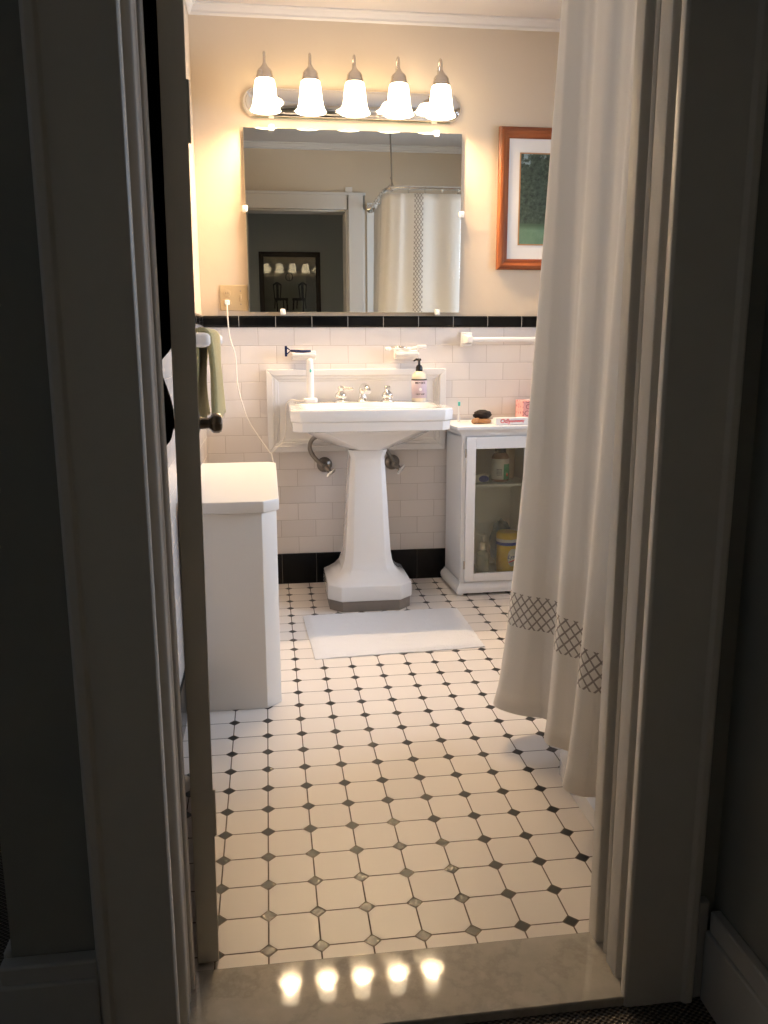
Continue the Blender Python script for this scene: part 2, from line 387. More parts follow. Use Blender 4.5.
# crown moulding: stepped profile on the walls
def crown(name, a, b, nrm):
    prof = [(0, ZC), (.030, ZC), (.030, ZC-.006), (.020, ZC-.010), (.014, ZC-.022), (.010, ZC-.026), (.010, ZC-.034), (.004, ZC-.038), (0, ZC-.040)]
    bm = new(); A, B, n = Vector(a), Vector(b), Vector(nrm)
    loft(bm, [[tuple(p + n*d + Vector((0,0,z))) for d, z in prof] for p in (A, B)]); return struct(obj(name, bm, M['crown']))
crown('trim_crown_back', (XL, 0, 0), (XR, 0, 0), (0, -1, 0)); crown('trim_crown_left', (XL, YF, 0), (XL, 0, 0), (1, 0, 0)); crown('trim_crown_front', (XL, YF, 0), (XR, YF, 0), (0, 1, 0))
# ---- door frame: moulded jambs
JR = [(.800,-2.375),(.765,-2.375),(.751,-2.378),(.750,-2.392),(.750,-2.412),(.7535,-2.415),(.768,-2.418),(.768,-2.432),(.757,-2.434),(.754,-2.440),(.757,-2.447),(.7675,-2.449),(.7675,-2.457),(.751,-2.462),(.751,-2.500),(.754,-2.503),(.769,-2.506),(.769,-2.524),(.751,-2.528),(.747,-2.534),(.747,-2.548),(.751,-2.552),(.845,-2.552),(.851,-2.558),(.862,-2.558),(.868,-2.550),(.868,-2.53),(.800,-2.53)]
bm = new(); prism_z(bm, JR, -.012, 2.10); struct(obj('trim_door_frame_right', bm, M['trimpaint'], bevel=.0012))
JL = [(.0,-2.405),(.036,-2.405),(.036,-2.428),(.033,-2.431),(.020,-2.433),(.020,-2.445),(.031,-2.447),(.033,-2.453),(.031,-2.459),(.020,-2.461),(.020,-2.472),(.033,-2.475),(.033,-2.500),(.030,-2.503),(.014,-2.506),(.014,-2.530),(.024,-2.534),(.025,-2.540),(.025,-2.550),(.022,-2.554),(-.068,-2.554),(-.073,-2.560),(-.084,-2.560),(-.090,-2.552),(-.090,-2.53),(.0,-2.53)]
bm = new(); prism_z(bm, JL, -.012, 2.10); struct(obj('trim_door_frame_left', bm, M['trimpaint'], bevel=.0012))
bm = new(); bx(bm, .0, .79, -2.40, -2.552, ZD-.01, 2.10); struct(obj('trim_door_frame_head', bm, M['trimpaint'], bevel=.002))
# casing on the bathroom side (seen in the mirror)
bm = new()
bx(bm, .760, .882, YF, YF+.022, 0, 2.055); bx(bm, .770, .872, YF+.02, YF+.030, 0, 2.045); bx(bm, XL+.003, .016, YF, YF+.010, 0, 2.055); bx(bm, XL+.003, .882, YF, YF+.022, ZD, 2.055); bx(bm, XL+.003, .888, YF, YF+.030, 2.045, 2.062)
struct(obj('trim_inner_casing', bm, M['crown'], bevel=.002))
struct(box_obj('trim_tub_tile', (.90, XR, YF, YF+.008, .45, 2.0), mat('white_shower_tile', (.78,.77,.76), .2)))
# marble threshold
bm = new(); bx(bm, .0, .775, -2.547, YF, -.02, .0035); struct(obj('trim_marble_threshold', bm, M['marble'], bevel=.003))
# hallway
struct(box_obj('floor_hallway', (-1.6, 1.02, -4.3, -2.52, -.06, -.012), M['carpet']))
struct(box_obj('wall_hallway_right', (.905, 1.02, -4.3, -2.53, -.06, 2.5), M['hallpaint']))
struct(box_obj('wall_hallway_back', (-1.6, 1.02, -4.2, -4.06, -.06, 2.5), mat('hallway_wall_paint_lit', (.78,.82,.79), .7, bump=(30,.2))))  # same hall paint, colour lightened to stand in for light through the doorway
struct(box_obj('ceiling_hallway', (-1.6, 1.02, -4.3, -2.53, 2.45, 2.5), M['ceiling']))
bm = new(); prism_z(bm, [(.905,-2.55),(.905,-4.06),(.887,-4.06),(.887,-2.55)], -.012, .155); bx(bm, .880, .905, -4.06, -2.55, -.012, .12)
struct(obj('baseboard_hallway_right', bm, M['halltrim'], bevel=.003))
bm = new(); bx(bm, .868, .887, -2.548, -2.53, -.012, .17); struct(obj('baseboard_hallway_corner', bm, M['halltrim'], bevel=.003))
bm = new(); bx(bm, -.228, -.088, -2.556, -2.53, -.012, .178); bx(bm, -.234, -.088, -2.562, -2.53, -.012, .15); bx(bm, -.228, -.215, -2.53, -1.2, -.012, .185)
struct(obj('baseboard_hallway_left', bm, M['halltrim'], bevel=.004))
# ---- open door, seen on its edge
d0 = Vector((.0555, -2.372)); d1 = Vector((-.0035, -1.690)); dv = (d1-d0).normalized(); ang = math.atan2(dv.y, dv.x); LW = .69
door = thing('door_1', 'grey painted panelled door standing open, seen on its edge', 'door', (d0.x, d0.y, 0), ang, local=True)
del door['label']; del door['category']; door['kind'] = 'structure'
hw = .0185; door.rotation_euler = (.0088, 0, ang)
bm = new()
bx(bm, 0, .11, -hw, hw, .006, 1.97); bx(bm, LW-.11, LW, -hw, hw, .006, 1.97)
for z0, z1 in ((.006,.22), (.85,1.0), (1.86,1.97)): bx(bm, .11, LW-.11, -hw, hw, z0, z1)
for z0, z1 in ((.22,.85), (1.0,1.86)): bx(bm, .11, LW-.11, -hw*.5, hw*.5, z0, z1)
obj('door_leaf', bm, M['doorpaint'], door, bevel=.0015)
for s in (-1, 1):
    bm = new(); kx = LW-.06; kz = .895
    prof = [(.026,.0),(.026,.004),(.014,.007),(.0125,.026),(.016,.030),(.020,.032),(.0235,.037),(.0235,.048),(.020,.054),(.010,.0565)]
    lathe(bm, [(r, (hw+d*(1 if s < 0 else .96))) for r, d in prof], (0,0,0), 8 if True else 24, 'y')
    for v in bm.verts: v.co = Vector((v.co.x+kx, v.co.y*(1 if s < 0 else -1), v.co.z+kz))
    kb = obj('door_knob', bm, M['knob'], door, bevel=.001)
    bm = new(); bx(bm, kx-.026, kx+.026, s*hw, s*(hw+.003), kz-.10, kz+.045); obj('escutcheon', bm, M['knob'], kb, bevel=.002)
for z in (.25, 1.36, 1.75):
    bm = new(); lathe(bm, [(.0030,0),(.0030,.085)], (.004, -hw-.001, z), 12); bx(bm, -.0008, .0008, -hw, hw-.005, z, z+.085); obj('hinge', bm, M['doorpaint'], door, smooth='auto')

# ------------------------------------------------------------------ pedestal sink
sk = thing('pedestal_sink', 'white porcelain pedestal sink against the tiled back wall', 'sink', (.58, -.26, 0))
cx = .586
def basin_ring(hx, yf, yb, ch, z, cb=.01):
    cy = (yf+yb)/2; return cham(cx, cy, hx, (yb-yf)/2, ch, z, cb)
bm = new()
outer = [basin_ring(.296,-.480,-.035,.035,.733), basin_ring(.306,-.494,-.032,.035,.736), basin_ring(.308,-.496,-.032,.036,.771), basin_ring(.314,-.503,-.030,.036,.776), basin_ring(.316,-.506,-.030,.036,.812), basin_ring(.312,-.502,-.030,.034,.820)]
# rings of 8 verts; inner bowl
def bowl(hx, yf, yb, ch, z): cy = (yf+yb)/2; return cham(cx, cy, hx, (yb-yf)/2, ch, z)
inner = [basin_ring(.290,-.482,-.034,.03,.8215), basin_ring(.278,-.470,-.16,.03,.820), bowl(.262,-.455,-.165,.06,.8135), bowl(.235,-.43,-.18,.075,.80), bowl(.20,-.40,-.20,.08,.74), bowl(.12,-.36,-.24,.05,.70)]
loft(bm, outer+inner, True, True)
obj('basin', bm, M['porcelain'], sk, bevel=.0035, seg=3)
bm = new()
loft(bm, [basin_ring(.262,-.44,-.06,.06,.7355,.04), basin_ring(.235,-.43,-.07,.08,.712,.05), basin_ring(.175,-.40,-.09,.09,.675,.06), basin_ring(.095,-.385,-.12,.05,.655,.05), basin_ring(.080,-.38,-.14,.04,.648,.04)])
obj('bowl_underside', bm, M['porcelain'], sk, smooth='auto', bevel=.004)
# pedestal, chamfered square, concave flare to the base
px, py = .580, -.272
bm = new()
def pr_(hx, hy, c, z): return cham(px, py, hx, hy, c, z)
loft(bm, [pr_(.172,.183,.052,.044), pr_(.174,.185,.052,.050), pr_(.172,.183,.052,.106), pr_(.150,.162,.048,.120), pr_(.126,.140,.042,.138), pr_(.109,.122,.037,.160), pr_(.099,.112,.032,.190), pr_(.093,.106,.029,.230), pr_(.085,.100,.025,.36), pr_(.077,.094,.021,.50), pr_(.070,.090,.017,.60), pr_(.069,.089,.016,.618), pr_(.080,.098,.016,.648)])
obj('pedestal', bm, M['porcelain'], sk, bevel=.004, seg=3)
bm = new(); prism_z(bm, [(p[0], p[1]) for p in cham(px, py, .166, .178, .050, 0)], 0, .044)
obj('plinth', bm, M['plinth'], sk, bevel=.002, label='grey stone plinth')
# faucets
def handle(x, lever, name='faucet_handle'):
    bm = new(); y = -.125; z = .8205
    lathe(bm, [(.030,0),(.030,.007),(.025,.010),(.016,.013),(.022,.019),(.0255,.028),(.023,.038),(.013,.046),(.010,.051),(.012,.057),(.0145,.063),(.011,.069),(.003,.072)], (x, y, z), 20)
    L = Vector(lever); p = Vector((x, y, z+.061)); tube(bm, [p, p+L*.3, p+L*.6, p+L*.85, p+L], [.007,.007,.005,.008,.004], 10)
    return obj(name, bm, M['chrome'], sk, smooth='auto')
handle(.494, (.052,-.012,-.004)); handle(.692, (-.012,-.052,-.004))
bm = new(); x = .588; y = -.105; z = .8205
lathe(bm, [(.026,0),(.026,.006),(.021,.010),(.018,.022),(.014,.042),(.012,.056)], (x, y, z), 20)
tube(bm, crom([(x,y,z+.04),(x,y-.004,z+.056),(x+.003,y-.022,z+.066),(x+.007,y-.050,z+.066),(x+.011,y-.075,z+.058),(x+.012,y-.085,z+.046)], 5), .0155, 14); sph(bm, (x, y-.002, z+.070), .008)
obj('spout', bm, M['chrome'], sk, smooth='auto')
bm = new(); lathe(bm, [(.02,.0),(.02,.003),(.012,.004)], (cx, -.30, .7015), 20); obj('drain', bm, M['chrome'], sk, smooth='auto')
# supply valves and hoses (parts of the plumbing on the wall)
def valve(x, z, hose, label, out):
    t = thing('supply_valve', label, 'valve', (x, -.002, z), group=None)
    bm = new(); lathe(bm, [(.034,.0),(.034,.004),(.028,.012),(.014,.018),(.011,.024),(.011,.07)], (x, -.001, z), 20, 'y'); obj('escutcheon', bm, M['pipe'], t, smooth='auto')
    bm = new(); tube(bm, [(x,-.055,z),(x+out[0]*.45,-.075,z+out[1]*.45),(x+out[0]*.6,-.078,z+out[1]*.6)], [.013,.011,.008], 12); obj('valve_body', bm, M['pipe'], t, smooth='auto')
    bm = new(); p = Vector((x+out[0]*.75, -.080, z+out[1]*.75)); d = Vector((out[0], -.01, out[1])).normalized(); pp = Vector((-d.z, 0, d.x))
    tube(bm, [p-pp*.024, p-pp*.012, p, p+pp*.012, p+pp*.024], [.006,.0085,.0065,.0085,.006], 10); tube(bm, [p-d*.012, p+d*.008], .0065, 10); obj('valve_handle', bm, M['chrome'], t, smooth='auto')
    bm = new(); tube(bm, crom(hose, 8), .0095, 12); obj('supply_hose', bm, M['pipe'], t, smooth=True)
    bm = new(); tube(bm, [hose[-1], Vector(hose[-1])+(Vector(hose[-1])-Vector(hose[-2])).normalized()*.018], [.014,.014], 8); obj('hose_nut', bm, M['brushed'], t, smooth='auto')
valve(.428, .540, [(.423,-.055,.545),(.390,-.06,.570),(.362,-.07,.617),(.372,-.085,.662),(.415,-.10,.684),(.435,-.11,.690)], 'dark water valve with curved hose left of the sink pedestal', (.030,-.035))
valve(.730, .545, [(.728,-.055,.551),(.712,-.07,.580),(.692,-.09,.615),(.684,-.11,.645),(.682,-.12,.668)], 'dark water valve right of the sink pedestal', (.038,-.030))
# wall panel behind the sink
pn = thing('wall_panel', 'white moulded rectangular wall panel behind the sink', 'panel', (.58, -.002, .599))
x0, x1, z0, z1 = .184, .966, .601, .957
box_obj('field', (x0+.03, x1-.03, -.010, -.001, z0+.03, z1-.03), M['panel'], pn)
bm = new()
def frame(bm, x0, x1, z0, z1, w, y0, y1):
    A = [(x0,z0),(x1,z0),(x1,z1),(x0,z1)]; B = [(x0+w,z0+w),(x1-w,z0+w),(x1-w,z1-w),(x0+w,z1-w)]
    for i in range(4):
        j = (i+1) % 4; q = [A[i], A[j], B[j], B[i]]; loft(bm, [[(a, y0, b) for a, b in q], [(a, y1, b) for a, b in q]])
frame(bm, x0, x1, z0, z1, .028, -.001, -.030); frame(bm, x0+.022, x1-.022, z0+.022, z1-.022, .020, -.001, -.021); frame(bm, x0+.040, x1-.040, z0+.040, z1-.040, .012, -.001, -.014)
obj('moulding', bm, M['panel'], pn, bevel=.003)
# ------------------------------------------------------------------ white hamper cabinet on the left
hm = thing('storage_bench', 'white laminate storage box with cut corners beside the left wall', 'storage box', (.06, -.92, 0))
def bench(x1, y0, y1, c): return [(XL+.014, y0), (x1-c, y0), (x1, y0+c), (x1, y1-c*.6), (x1-c*.6, y1), (XL+.014, y1)]
bm = new(); prism_z(bm, bench(.203, -1.318, -.535, .042), 0.0, .597); obj('body', bm, M['laminate'], hm, bevel=.002)
bm = new(); prism_z(bm, bench(.211, -1.326, -.527, .044), .598, .632); obj('lid', bm, M['laminate'], hm, bevel=.003)
# ------------------------------------------------------------------ mirror
mr = thing('wall_mirror', 'large frameless rectangular mirror above the sink', 'mirror', (.572, -.02, 1.2))
box_obj('backing', (.125, 1.019, -.016, -.010, 1.199, 1.917), M['glassedge'], mr)
box_obj('mirror_glass', (.121, 1.023, -.022, -.0165, 1.195, 1.921), M['mirror'], mr, bevel=.001)
def clip(x, z, dx, dz):
    bm = new(); bx(bm, x-.011-abs(dx)*.3, x+.011+abs(dx)*.3, -.029, -.001, z-.012, z+.012); sph(bm, (x, -.0295, z), .004); return obj('mirror_clip', bm, M['clearclip'], mr, bevel=.003)
for x, z in ((.235,1.922), (.915,1.918), (.262,1.197), (.925,1.197), (.118,1.608), (1.026,1.600)): clip(x, z, 0, 0)
# ------------------------------------------------------------------ vanity light
vl = thing('vanity_light', 'five-lamp chrome light bar with frosted bell shades above the mirror', 'light fixture', (.565, -.01, 2.02))
zb = 2.018
def stad(hx, hz, y, cx=.570):
    out = []
    for k in range(24):
        a = PI/2 - PI*k/23; out.append((cx+hx-hz+hz*math.cos(a)*1.0, y, zb+hz*math.sin(a)))
    for k in range(24):
        a = -PI/2 - PI*k/23; out.append((cx-hx+hz+hz*math.cos(a), y, zb+hz*math.sin(a)))
    return out
bm = new(); loft(bm, [stad(.452,.060,-.001), stad(.452,.060,-.012), stad(.446,.054,-.018), stad(.444,.052,-.024), stad(.436,.044,-.027), stad(.434,.042,-.034), stad(.424,.032,-.038)]); obj('back_plate', bm, M['chrome'], vl, bevel=.001)
LX = [.213, .3895, .563, .738, .908]
for i, x in enumerate(LX):
    zo = 0.0
    bm = new()
    tube(bm, crom([(x,-.034,2.035),(x,-.060,2.06),(x,-.078,2.11),(x,-.094,2.155),(x,-.115,2.172),(x,-.134,2.160),(x,-.14,2.13),(x,-.14,2.112)], 5), .0052, 10); lathe(bm, [(.014,.0),(.014,.006),(.008,.010)], (x,-.034,2.035), 14, 'y')
    obj('arm', bm, M['brushed'], vl, smooth='auto')
    bm = new(); lathe(bm, [(.033,2.066),(.035,2.072),(.033,2.080),(.030,2.090),(.030,2.096),(.025,2.104),(.016,2.112),(.010,2.120),(.006,2.128)], (x,-.14,0), 20); obj('socket_cap', bm, M['brushed'], vl, smooth='auto')
    bm = new(); pf = [(.030,2.072),(.036,2.064),(.040,2.045),(.043,2.015),(.047,1.985),(.053,1.966),(.059,1.955)]
    lathe(bm, pf, (x,-.14,0), 28, cap=False); sh = obj('lamp_shade', bm, M['shade'], vl, smooth=True, solid=.003)
    bm = new(); sph(bm, (x,-.14,1.992), .021, sz=1.25); obj('bulb', bm, M['bulb'], vl, smooth=True)
# ------------------------------------------------------------------ outlet plate + cord
pl = thing('outlet_plate', 'ivory two-gang plate with a socket and a switch left of the mirror', 'outlet', (.058, -.003, 1.2))
box_obj('cover', (.003, .117, -.0065, -.0005, 1.202, 1.306), M['ivory'], pl, bevel=.002)
bm = new(); lathe(bm, [(.0165,.0065),(.0165,.009),(.014,.0095)], (.032, 0, 1.273), 20, 'y'); lathe(bm, [(.0165,.0065),(.0165,.009),(.014,.0095)], (.032, 0, 1.235), 20, 'y')
so = obj('socket', bm, M['ivory'], pl, smooth='auto')
bm = new()
for zz in (1.273,):
    bx(bm, .0265, .0280, -.0105, -.009, zz-.004, zz+.005); bx(bm, .0355, .0370, -.0105, -.009, zz-.004, zz+.005)
obj('slot', bm, M['ink'], so)
bm = new(); bx(bm, .083, .093, -.008, -.006, 1.240, 1.268); bx(bm, .0855, .0905, -.018, -.006, 1.250, 1.262); obj('toggle_switch', bm, M['ivory'], pl, bevel=.001)
bm = new()
for zz in (1.228, 1.282):
    bm = new(); lathe(bm, [(.0028,.0062),(.0028,.0078),(.001,.008)], (.088, 0, zz), 10, 'y'); obj('screw', bm, M['pipe'], pl)
# electric toothbrush with charger + cord
tb = thing('electric_toothbrush', 'white electric toothbrush handle upright on its charger, left on the sink', 'toothbrush', (.350, -.125, .822))
bm = new(); loft(bm, [rrect(.366,-.13,.029,.022,.015,.822), rrect(.366,-.13,.029,.022,.015,.838), rrect(.366,-.13,.025,.018,.013,.842)]); obj('charger_base', bm, M['whiteplastic'], tb, smooth='auto')
bm = new(); lathe(bm, [(.0145,.842),(.0148,.86),(.0148,.945),(.014,.990),(.012,1.0),(.008,1.004),(.004,1.005)], (.366,-.13,0), 20); hd = obj('handle', bm, M['whiteplastic'], tb, smooth='auto')
bm = new(); sph(bm, (.368,-.1485,.955), .0045, sy=.4, sz=1.6); obj('button', bm, M['teal'], hd, smooth=True)
cr = thing('power_cord', 'thin white power cord from the outlet to the toothbrush charger', 'cord', (.1, -.02, .6))
bm = new(); bx(bm, .022, .042, -.034, -.0097, 1.224, 1.244); obj('plug', bm, M['whiteplastic'], cr, bevel=.003)
pts = [(.032,-.034,1.232),(.032,-.038,1.205),(.033,-.030,1.15),(.038,-.024,1.09),(.055,-.022,1.03),(.060,-.022,.985),(.060,-.022,.94),(.064,-.022,.885),(.078,-.024,.82),(.104,-.026,.74),(.145,-.030,.67),(.180,-.040,.618),(.196,-.046,.602),(.222,-.046,.625),(.252,-.046,.66),(.262,-.046,.72),(.262,-.048,.77),(.266,-.060,.815),(.285,-.085,.832),(.31,-.115,.830),(.340,-.13,.829)]
bm = new(); tube(bm, crom(pts, 6), .0027, 8); obj('cable', bm, M['cord'], cr, smooth=True)
bm = new(); tube(bm, crom([(.196,-.046,.602),(.200,-.06,.585),(.203,-.10,.56),(.200,-.2,.50),(.190,-.3,.42),(.17,-.4,.30),(.15,-.44,.15),(.15,-.42,.004)], 6), .0024, 8); obj('loose_cable_end', bm, M['cord'], cr, smooth=True)
# soap bottle
sb = thing('soap_bottle', 'cream hand soap bottle with black pump and lavender label on the sink', 'bottle', (.828, -.130, .8215))
bx_, by_ = .828, -.130; zs = .8215
bm = new(); lathe(bm, [(.028,zs),(.031,zs+.004),(.0315,zs+.098),(.029,zs+.112),(.020,zs+.124),(.014,zs+.128)], (bx_,by_,0), 28); bt = obj('bottle_body', bm, M['soap'], sb, smooth='auto')
bm = new(); lathe(bm, [(.0322,zs+.016),(.0322,zs+.094)], (bx_,by_,0), 28, cap=False); lb = obj('label', bm, M['lavender'], sb, smooth=True, solid=.0004, label='lavender label')
bm = new(); lathe(bm, [(.0327,zs+.090),(.0327,zs+.096)], (bx_,by_,0), 28, cap=False); obj('label_band', bm, M['ink'], lb, smooth=True, solid=.0004)
text('label_text', "MEYER'S", .0125, (bx_, by_-.0329, zs+.080), 0, M['ink'], lb, wrap=.0329)
text('label_text', "HAND SOAP", .0070, (bx_, by_-.0329, zs+.033), 0, M['ink'], lb, wrap=.0329)
bm = new(); lathe(bm, [(.0065,.0326),(.0065,.0334),(.003,.0337)], (bx_, by_, zs+.053), 14, 'y'); obj('label_emblem', bm, M['labelwhite'], lb)
bm = new(); lathe(bm, [(.0145,zs+.127),(.0150,zs+.130),(.0150,zs+.142),(.011,zs+.152),(.0055,zs+.155),(.0045,zs+.170),(.0085,zs+.172),(.0090,zs+.178),(.006,zs+.181)], (bx_,by_,0), 20); tube(bm, [(bx_,by_,zs+.176),(bx_-.014,by_-.004,zs+.177),(bx_-.026,by_-.007,zs+.171)], [.006,.005,.0035], 10); obj('pump', bm, M['black'], sb, smooth='auto')
# ceramic holders in the tile
def holder(x, label):
    t = thing('ceramic_holder', label, 'holder', (x, -.002, 1.03), group=None)
    bm = new(); bx(bm, x-.052, x+.052, -.010, -.0005, .995, 1.035); obj('mounting_tile', bm, M['porcelain'], t, bevel=.003)
    bm = new(); loft(bm, [[(x-.048,-.008,.998),(x+.048,-.008,.998),(x+.048,-.008,1.02),(x-.048,-.008,1.02)], [(x-.052,-.045,1.012),(x+.052,-.045,1.012),(x+.052,-.045,1.026),(x-.052,-.045,1.026)], [(x-.050,-.060,1.014),(x+.050,-.060,1.014),(x+.050,-.060,1.026),(x-.050,-.060,1.026)]]); obj('shelf', bm, M['porcelain'], t, bevel=.003)
holder(.346, 'white ceramic holder in the tiles, with the razor on it'); holder(.790, 'white ceramic holder in the tiles, above the soap bottle')
rz = thing('razor', 'navy blue razor lying on the left ceramic holder', 'razor', (.34, -.045, 1.03))
bm = new(); tube(bm, [(.290,-.050,1.036),(.315,-.050,1.034),(.345,-.050,1.033),(.375,-.050,1.034)], [.005,.007,.007,.0055], 10); obj('handle', bm, M['navy'], rz, smooth=True)
bm = new(); bx(bm, .265, .275, -.058, -.042, 1.012, 1.056); tube(bm, [(.272,-.05,1.020),(.290,-.05,1.036),(.272,-.05,1.050)], .003, 8); obj('razor_head', bm, M['navy'], rz, bevel=.002)
gl = thing('clear_packet', 'crinkled clear wrapped toothbrush lying on the right ceramic holder', 'toothbrush', (.79, -.045, 1.03))
bm = new(); tube(bm, crom([(.695,-.050,1.040),(.735,-.050,1.043),(.78,-.050,1.040),(.82,-.050,1.044),(.855,-.050,1.048)], 3), [.007+.003*math.sin(i*2.1) for i in range(13)], 8); obj('wrapper', bm, M['clearclip'], gl, smooth=False)
bm = new(); tube(bm, [(.72,-.052,1.048),(.76,-.052,1.049),(.79,-.052,1.046)], [.004,.005,.0035], 8); obj('handle', bm, M['brushed'], gl, smooth=True)
bm = new(); bx(bm, .832, .872, -.060, -.042, 1.043, 1.058); obj('brush_head', bm, M['labelwhite'], gl, bevel=.003)
# towel bar on back wall, right
tr_ = thing('towel_bar', 'white towel bar on the back wall above the glass-door cabinet', 'towel bar', (1.3, -.03, 1.08))
for x in (1.062, 1.66):
    bm = new(); bx(bm, x-.028, x+.022, -.012, -.0005, 1.050, 1.112); loft(bm, [rrect(x,-.0,.020,.020,.004,0)[:0] or [(x-.022,-.010,1.060),(x+.020,-.010,1.060),(x+.020,-.010,1.102),(x-.022,-.010,1.102)], [(x-.012,-.050,1.066),(x+.014,-.050,1.066),(x+.014,-.050,1.096),(x-.012,-.050,1.096)], [(x-.010,-.066,1.068),(x+.012,-.066,1.068),(x+.012,-.066,1.094),(x-.010,-.066,1.094)]])
    obj('bracket', bm, M['porcelain'], tr_, bevel=.003)
bm = new(); tube(bm, [(1.07,-.052,1.080),(1.655,-.052,1.080)], .0105, 16); obj('bar', bm, M['whiteplastic'], tr_, smooth='auto')
# ------------------------------------------------------------------ framed landscape
fr = thing('framed_picture', 'reddish wood framed landscape picture on the wall right of the mirror', 'picture', (1.42, -.01, 1.377))
fx0, fx1, fz0, fz1 = 1.186, 1.66, 1.377, 1.957; fwid = .045
for nm, q, mm in (('left', [(fx0,fz0),(fx0,fz1),(fx0+fwid,fz1-fwid),(fx0+fwid,fz0+fwid)], 'cherry'), ('right', [(fx1,fz0),(fx1,fz1),(fx1-fwid,fz1-fwid),(fx1-fwid,fz0+fwid)], 'cherry'), ('top', [(fx0,fz1),(fx1,fz1),(fx1-fwid,fz1-fwid),(fx0+fwid,fz1-fwid)], 'cherry_h'), ('bottom', [(fx0,fz0),(fx1,fz0),(fx1-fwid,fz0+fwid),(fx0+fwid,fz0+fwid)], 'cherry_h')):
    bm = new(); O1, O2, I2, I1 = [Vector((a, 0, b)) for a, b in q]
    sec = [(0, -.001), (0, -.016), (.15, -.024), (.38, -.026), (.62, -.018), (.85, -.016), (1., -.012), (1., -.001)]
    loft(bm, [[tuple(O1.lerp(I1, t)+Vector((0, y, 0))) for t, y in sec], [tuple(O2.lerp(I2, t)+Vector((0, y, 0))) for t, y in sec]]); obj('frame_rail', bm, M[mm], fr)
box_obj('mat_board', (fx0+.03, fx1-.03, -.007, -.003, fz0+.03, fz1-.03), M['matboard'], fr)
box_obj('print', (1.283, 1.571, -.0085, -.0072, 1.484, 1.852), M['landscape'], fr)
bm = new(); frame(bm, 1.279, 1.576, 1.480, 1.857, .005, -.007, -.0092); obj('mat_edge', bm, M['brushwood'], fr)
# ------------------------------------------------------------------ bath mat
bm = new(); A = [(.301,-.482),(.323,-.949),(.932,-.914),(.930,-.468)]; n = 40
for lay in (0, 1):
    pass
top = [[None]*(n+1) for _ in range(n+1)]
a0, a1, a2, a3 = [Vector((*p, 0)) for p in A]
def mp(u, v): return (a0.lerp(a1, v)).lerp(a3.lerp(a2, v), u)
for i in range(n+1):
    for j in range(n+1):
        p = mp(i/n, j/n); e = min(i, j, n-i, n-j); z = .004 + .008*min(1, e/1.5) + random.uniform(-.0020, .0020); top[i][j] = bm.verts.new((p.x, p.y, z))
for i in range(n):
    for j in range(n): bm.faces.new((top[i][j], top[i+1][j], top[i+1][j+1], top[i][j+1]))
bd = [top[i][0] for i in range(n)]+[top[n][j] for j in range(n)]+[top[n-i][n] for i in range(n)]+[top[0][n-j] for j in range(n)]
low = [bm.verts.new((v.co.x, v.co.y, .0005)) for v in bd]
for i in range(len(bd)): j = (i+1) % len(bd); bm.faces.new((bd[i], bd[j], low[j], low[i]))
bm.faces.new(low)
tag(obj('bath_mat', bm, M['bathmat'], smooth='auto'), 'white rectangular bath mat on the floor in front of the sink', 'bath mat')
# ------------------------------------------------------------------ glass door cabinet
cb = thing('glass_door_cabinet', 'small white cabinet with a glass door, right of the sink', 'cabinet', (1.140, -.145, 0), math.radians(2.5), local=True)
HX = .160; HY = .134   # body half sizes
W_ = M['cabwhite']
bm = new()
bx(bm, -HX, -HX+.016, -HY, HY, .045, .690); bx(bm, HX-.016, HX, -HY, HY, .045, .690); bx(bm, -HX, HX, HY-.008, HY, .045, .690); bx(bm, -HX, HX, -HY, HY, .045, .065); bx(bm, -HX, HX, -HY, HY, .675, .690)
bx(bm, -HX-.004, -HX+.012, -HY-.004, -HY+.016, .045, .690); bx(bm, HX-.012, HX+.004, -HY-.004, -HY+.016, .045, .690)
obj('carcass', bm, W_, cb, bevel=.0015)
bm = new(); loft(bm, [[(-HX-a, -HY-a, z), (HX+a, -HY-a, z), (HX+a, HY, z), (-HX-a, HY, z)] for a, z in ((.006,.688),(.010,.698),(.024,.712),(.032,.716),(.034,.728),(.032,.730))]); obj('top', bm, W_, cb, bevel=.001)
bm = new(); loft(bm, [[(-HX-a, -HY-a, z), (HX+a, -HY-a, z), (HX+a, HY, z), (-HX-a, HY, z)] for a, z in ((.020,.012),(.022,.030),(.018,.040),(.008,.048),(.004,.056))])
for sx in (-1, 1):
    for sy in (-1, 1): lathe(bm, [(.014,0),(.016,.012)], (sx*(HX-.0), sy*(HY-.012)-.006, 0), 12)
obj('base_moulding', bm, W_, cb, bevel=.001)
box_obj('shelf', (-HX+.016, HX-.016, -HY+.012, HY-.008, .466, .478), W_, cb, bevel=.001)
dx0, dx1, dz0, dz1 = -HX+.013, HX-.013, .062, .684; yd0, yd1 = -HY-.016, -HY-.001; gx0, gx1, gz0, gz1 = -HX+.053, HX-.055, .097, .634
bm = new(); bx(bm, dx0, gx0, yd0, yd1, dz0, dz1); bx(bm, gx1, dx1, yd0, yd1, dz0, dz1); bx(bm, gx0, gx1, yd0, yd1, dz0, gz0); bx(bm, gx0, gx1, yd0, yd1, gz1, dz1); dr = obj('door', bm, W_, cb, bevel=.0015)
box_obj('glass_pane', (gx0-.004, gx1+.004, -HY-.010, -HY-.007, gz0-.004, gz1+.004), M['glass'], dr)
for z in (.12, .60):
    bm = new(); lathe(bm, [(.0035,0),(.0035,.035)], (dx0-.004, yd0-.001, z), 10); obj('hinge', bm, M['brushed'], dr, smooth='auto')
bm = new(); lathe(bm, [(.006,0),(.006,.008),(.012,.014),(.012,.020),(.006,.024)], (dx1-.018, yd0, .40), 14, 'y'); obj('knob', bm, M['brushed'], dr, smooth='auto')
Rc = Matrix.Translation((1.140, -.145, 0)) @ Matrix.Rotation(math.radians(2.5), 4, 'Z')
